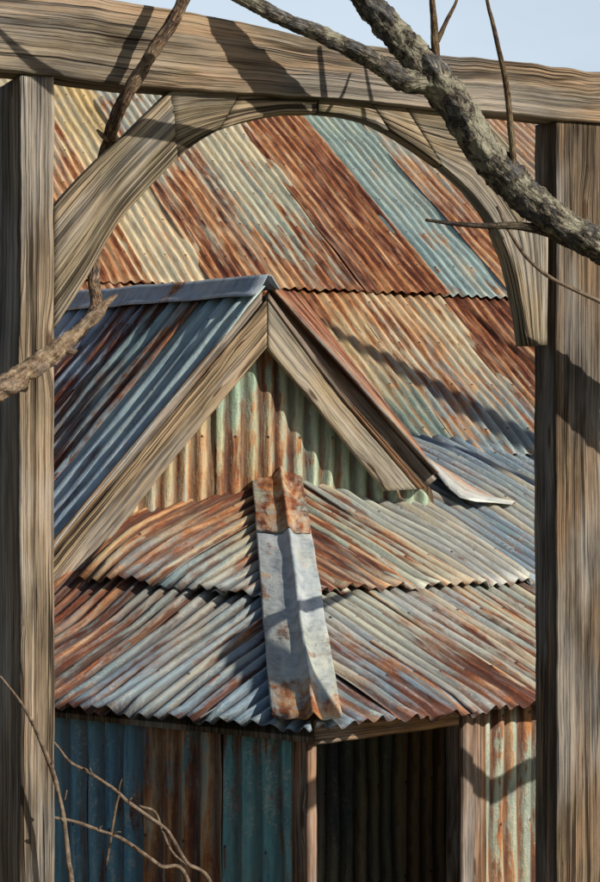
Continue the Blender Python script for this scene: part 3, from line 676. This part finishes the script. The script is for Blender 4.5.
# ------------------------------------------------------------------ the timber frame
fr_base = onF(300, 300); fr_base.z = 0
frame = thing('timber_frame', fr_base, 'weathered timber gateway frame with a curved arch of boards in front of the rusty shed', 'timber frame')
def pl(pts, d=0): return [onF(u, v, d) for u, v in pts]
def to_ground(u, d=0): p = onF(u, 880, d); p.z = -.05; return p
WP = dict(mid=(.215, .175, .125), light=(.50, .43, .325), dark=(.045, .032, .023), stain=(.38, .19, .08))
plank('beam', pl([(-30, -18), (57, -8), (190, 12), (290, 32), (380, 47), (440, 54), (580, 68), (650, 76)]), pl([(-30, 69), (22, 74), (110, 84), (200, 91), (300, 97), (440, 109), (580, 121), (650, 127)]), nf, .16, wood(**WP, sa=.8, moss=.2), frame, seed=21, wob=.012, groove=.012)
for (uA, uB, th, s_, md_) in ((19, 55, .36, 22, (.235, .185, .13)), (556, 603, .19, 23, (.13, .098, .068))):
    A = [onF(uA, 75 if uA < 99 else 119, -.02)] + [onF(uA + q, v, -.02) for q, v in ((0, 250), (-1, 450), (.5, 650))]; B = [onF(uB, 77 if uA < 99 else 122, -.02)] + [onF(uB + q, v, -.02) for q, v in ((0, 250), (-.5, 450), (.5, 650))]
    A.append(to_ground(uA, -.02)); B.append(to_ground(uB, -.02))
    plank('post', A, B, nf, th, wood(mid=md_, light=WP['light'] if uA < 99 else (.31, .25, .175), dark=WP['dark'], sa=.5, moss=.15), frame, seed=s_, wob=.006, groove=.016)
def arch(outer, inner, s_, d=-.035, th=.085, md_=None):
    plank('arch_board', crom(pl(outer, d), 6), crom(pl(inner, d), 6), nf, th, wood(mid=md_ or (.25, .21, .145), light=(.53, .475, .345), dark=(.055, .04, .026), sa=.5, moss=.45), frame, seed=s_, wob=.006, groove=.008)
arch([(54, 206), (95, 162), (135, 125), (172, 89)], [(54, 330), (84, 284), (120, 222), (178, 158)], 31)
arch([(170, 89), (195, 88), (218, 90), (240, 93)], [(178, 158), (196, 144), (214, 133), (219, 130)], 32)
arch([(241, 93), (262, 94), (290, 96), (317, 98)], [(220, 129.5), (245, 121), (280, 114), (317, 112.5)], 33)
arch([(319, 98), (340, 99), (356, 101), (371, 103)], [(319, 112.5), (345, 115), (370, 121), (390, 131)], 34)
arch([(372, 103), (384, 104), (396, 105), (404, 105)], [(391, 131), (410, 143), (426, 154), (443, 166)], 35)
arch([(405, 105), (440, 108), (480, 112), (549, 196)], [(443.5, 166), (466, 187), (488, 215), (503, 240)], 36)
arch([(549, 190), (549, 250), (549, 300), (549, 345)], [(498, 231), (510, 262), (519, 300), (526, 345)], 37, d=-.038, th=.1)

# ------------------------------------------------------------------ trees and stems
BK = bark((.022, .017, .014), (.10, .085, .068), (.34, .30, .235), (.46, .46, .36), .55)
BK2 = bark((.05, .03, .018), (.20, .12, .065), (.40, .28, .16), (.42, .38, .26), .3)
DEAD = bark((.045, .03, .02), (.23, .16, .105), (.50, .40, .28), (.5, .42, .3), .3, 1.0, .12)
TWIG = bark((.045, .03, .022), (.19, .135, .095), (.38, .30, .22), (.5, .45, .38), .2, 1.0, .1)
tp = onF(860, 420, .55); tp.z = 0
tree = thing('tree', tp, 'lichen-spotted bare tree limb reaching across the upper right of the timber frame', 'tree')
def bpts(l): return [onF(u, v, d) for u, v, d in l]
PXM = .0041
def br(name, l, mat, parent, knob=.12, seed=0, seg=14, per=7):
    return tube(name, [onF(u, v, d) for u, v, d, r in l], [r * PXM for u, v, d, r in l], mat, parent, seg=seg, per=per, knob=knob, seed=seed)
tr = tube('trunk', [tp + V((0, 0, -.2)), tp + V((.02, 0, 1.2)), onF(858, 420, .55), onF(850, 250, .52), onF(870, 60, .5), onF(865, -160, .5)], [.23, .2, .17, .14, .11, .07], BK, tree, seg=24, knob=.1, seed=2)
main = br('limb', [(855, 400, .54, 25.2), (770, 345, .5, 21.0), (680, 290, .45, 18.5), (620, 256, .42, 16.8), (575, 232, .4, 15.1), (540, 208, .38, 16.0), (505, 176, .37, 16.4), (478, 142, .36, 16.0), (455, 105, .36, 17.2), (432, 76, .36, 16.8), (412, 52, .36, 15.1), (390, 28, .36, 13.4), (368, 2, .36, 12.6), (345, -30, .38, 10.9), (325, -75, .4, 7.6), (318, -130, .4, 3.4)], BK, tree, knob=.16, seed=3, seg=44, per=18)
br('branch', [(425, 82, .36, 10.9), (402, 80, .38, 10.5), (380, 65, .40, 9.2), (350, 48, .42, 8.4), (315, 32, .44, 7.6), (285, 20, .46, 7.1), (250, 2, .5, 6.7), (205, -25, .5, 5.9), (160, -60, .5, 3.4), (130, -90, .5, 1.7)], BK, tree, knob=.16, seed=5, seg=32, per=16)
br('twig', [(436, 72, .38, 5), (436, 55, .40, 4.5), (435, 40, .40, 4.2), (434, 22, .40, 3.6), (432, 0, .40, 3), (428, -40, .4, 2)], BK2, tree, seed=6, seg=10)
br('twig', [(435, 45, .40, 3), (441, 33, .41, 2.6), (447, 20, .41, 2.2), (455, 5, .41, 1.6), (462, -15, .41, 1)], BK2, tree, seed=7, seg=8)
br('twig', [(511, 172, .4, 4.5), (513, 155, .42, 3.6), (511, 130, .43, 3.4), (509, 105, .43, 3.2), (505, 78, .43, 3), (499, 50, .43, 2.6), (493, 24, .43, 2.2), (487, 0, .43, 1.8), (480, -40, .43, 1)], BK2, tree, seed=8, seg=10)
br('twig', [(600, 252, .36, 6), (572, 243, .36, 6.5), (545, 231, .36, 5.5), (518, 226, .37, 4.2), (490, 226, .38, 3.2), (458, 224, .39, 2.4), (426, 220, .4, 1.5)], bark((.03, .022, .018), (.10, .075, .055), (.2, .16, .12), (.3, .28, .2), .2), tree, seed=9, seg=10)
br('twig', [(497, 206, .36, 1.3), (507, 227, .37, 1.7), (524, 254, .37, 1.9), (548, 276, .37, 2), (580, 292, .37, 2.2), (620, 310, .37, 2.6), (690, 335, .42, 3.2), (760, 345, .48, 4)], TWIG, tree, seed=10, seg=8)
# higher boughs of the same tree, above the picture (they shade the beam and the roofs)
br('limb', [(865, 40, .5, 24), (800, -60, .55, 18), (690, -140, .6, 14), (560, -190, .6, 10), (420, -210, .55, 6), (300, -215, .5, 3)], BK, tree, seed=12, seg=14)
def shade_bough(name, target, t, span, r, n_, seed):
    """bough of the tree standing between the sun and a place on the shed, out to the right of the view"""
    p = target + SUN * t
    tube(name, [tp + V((0, 0, 3.6)), lerp(tp + V((0, 0, 3.6)), p, .55) + V((0, 0, .25)), p - span * .5, p, p + span * .5, p + span], [.07, .06, r, r, r * .8, r * .4], BK, tree, seed=seed, seg=12)
hp = C - (nL + nR) * 1.05 + Z * (SL * 1.05)
shade_bough('bough', hp, 2.35, V((.35, .55, .10)), .045, 4, 14)
wp = posRW(aRW(520), zRW(520, 775))
shade_bough('bough', wp, 2.2, V((.3, .6, .0)), .06, 4, 15)

# a second bare tree off the right end of the shed; its boughs shade the lower course of the main roof
_q0, _q1 = hit(360, 345, PA, NM), hit(520, 440, PA, NM)
_sp = _q1 - _q0
t2p = (_q0 + _q1) / 2 + SUN * 5.2 + _sp * 2.6; t2z = t2p.z; t2p.z = 0
tree2 = thing('tree', t2p, 'bare tree standing beyond the far right end of the shed', 'tree')
tube('trunk', [t2p + V((0, 0, -.2)), t2p + V((.03, 0, 2)), t2p + V((-.03, .02, t2z - .4)), t2p + V((.08, 0, t2z + 1.5)), t2p + V((.05, .1, t2z + 3.2))], [.26, .22, .18, .11, .04], BK, tree2, seg=22, seed=31)
for k, (u0, v0, u1, v1, rr_, sd_) in enumerate(((360, 345, 520, 440, .12, 16), (330, 400, 440, 452, .05, 17), (470, 310, 540, 370, .04, 18))):
    qa, qb = hit(u0, v0, PA, NM), hit(u1, v1, PA, NM)
    p0, p1 = qa + SUN * (5.2 + k * .3), qb + SUN * (5.2 + k * .3)
    st = t2p + V((0, 0, t2z - .3 + k * .5))
    tube('bough', [st, lerp(st, p1, .5) + V((0, 0, .1)), p1, lerp(p1, p0, .5) + V((0, 0, .06)), p0, p0 + (p0 - p1) * .35], [.10, .09, rr_, rr_ * .9, rr_ * .6, rr_ * .2], BK, tree2, seed=sd_, seg=12, knob=.2)
dp = onF(-190, 480, .3); dp.z = 0
dead = thing('dead_tree', dp, 'pale barkless dead branch weaving round the left brace and post of the timber frame', 'dead branch')
tube('trunk', [dp + V((0, 0, -.2)), dp + V((.02, 0, 1.4)), onF(-185, 480, .3), onF(-190, 380, .3), onF(-215, 250, .3)], [.15, .13, .11, .08, .03], DEAD, dead, seg=18, seed=21)
br('branch', [(-185, 470, .3, 17.2), (-110, 440, .24, 13.8), (-45, 410, .2, 11.2), (0, 388, .17, 9.9), (25, 374, .15, 9.5), (48, 357, .14, 8.6), (66, 342, .13, 7.3), (84, 326, .12, 6.0), (98, 312, .11, 5.2), (107, 302, .11, 3.4), (117, 295, .11, 1.0)], DEAD, dead, knob=.28, seed=22, seg=18, per=12)
br('branch', [(78, 332, .11, 7), (92, 316, .08, 6.5), (96, 300, .02, 6.2), (94, 280, -.08, 6), (94, 255, -.17, 6), (96, 230, -.26, 5.8), (98, 195, -.30, 6), (101, 165, -.24, 6), (107, 146, -.14, 6.2), (114, 122, .03, 6.4), (124, 100, .11, 6.6), (138, 76, .15, 6.6), (154, 50, .17, 6.4), (167, 30, .18, 6.2), (180, 8, .2, 6), (196, -25, .2, 5), (215, -70, .2, 3), (225, -120, .2, 1)], bark((.04, .026, .018), (.22, .135, .085), (.48, .34, .22), (.5, .42, .3), .3), dead, knob=.16, seed=23, seg=14, per=10)
br('spur', [(110, 140, -.08, 3.5), (103, 136, -.04, 2.6), (97, 130, -.02, 1.2)], DEAD, dead, seed=24, seg=8, per=4)
br('spur', [(62, 348, .14, 5), (72, 352, .16, 3.4), (77, 350, .17, 1.2)], DEAD, dead, seed=25, seg=8, per=4)

def stem(label, l, twigs, seed, foot):
    b = onF(*foot); b.z = 0
    l = [(u, v, d, r * .8) for u, v, d, r in l]; twigs = [[(u, v, d, r * .85) for u, v, d, r in w] for w in twigs]
    t = thing('briar_stem', b, label, 'briar stem', 'bare briar stems beside the left post')
    br('stem', [(foot[0], 1330, foot[2], 4.2), (foot[0] - 4, 1100, foot[2], 4)] + l, TWIG, t, seed=seed, seg=9, knob=.14, per=8)
    for k in range(2, len(l) - 2, 2):                     # buds and broken side shoots
        u, v, d, r = l[k]; sx = (-1) ** (k // 2 + seed)
        br('bud', [(u, v, d, r * .8), (u + sx * 2.2, v - 2.6, d + .01, r * .7), (u + sx * 4.2, v - 4.2, d + .015, r * .25)], TWIG, t, seed=seed + 30 + k, seg=6, per=3)
    for k, w in enumerate(twigs): br('twig', w, TWIG, t, seed=seed + k + 1, seg=7, per=5)
stem('long bare briar stem bending over the foot of the left post', [(72, 900, .10, 3.4), (68, 860, .1, 3.2), (64, 822, .1, 3), (57, 788, .1, 3), (50, 765, .1, 2.8), (42, 745, .1, 2.6), (32, 722, .1, 2.2), (21, 703, .1, 1.8), (0, 676, .1, 1.2)], [[(64, 800, .1, 1.5), (66, 793, .12, 1), (67, 790, .12, .5)]], 40, (78, 0, .1))
stem('bare briar stem arching from behind the left post down across the teal wall', [(215, 900, -.5, 3), (186, 862, -.5, 2.8), (168, 832, -.5, 2.6), (150, 818, -.5, 2.6), (128, 802, -.5, 2.5), (115, 790, -.5, 2.3), (88, 772, -.5, 2.1), (70, 762, -.5, 1.9), (57, 746, -.5, 1.7), (40, 728, -.5, 1.2)], [[(118, 792, -.5, 1.5), (120, 784, -.48, 1), (122, 779, -.48, .6)], [(120, 792, -.5, 1.8), (116, 806, -.5, 1.7), (112, 830, -.5, 1.7), (106, 866, -.5, 1.6)], [(139, 806, -.5, 1.6), (155, 812, -.5, 1.8), (162, 830, -.5, 1.8), (172, 852, -.5, 1.9), (188, 866, -.5, 1.9)], [(92, 774, -.5, 1.2), (90, 768, -.48, .6)]], 50, (230, 0, -.5))
stem('low bare briar stem slanting from the left post towards the bottom edge', [(190, 890, -.45, 3), (160, 866, -.45, 2.8), (138, 850, -.45, 2.6), (120, 838, -.45, 2.5), (98, 830, -.45, 2.3), (76, 822, -.45, 2.1), (56, 818, -.45, 1.8), (30, 812, -.45, 1.2)], [[(112, 835, -.45, 1.6), (117, 832, -.43, 1), (121, 832, -.43, .6)]], 60, (212, 0, -.45))
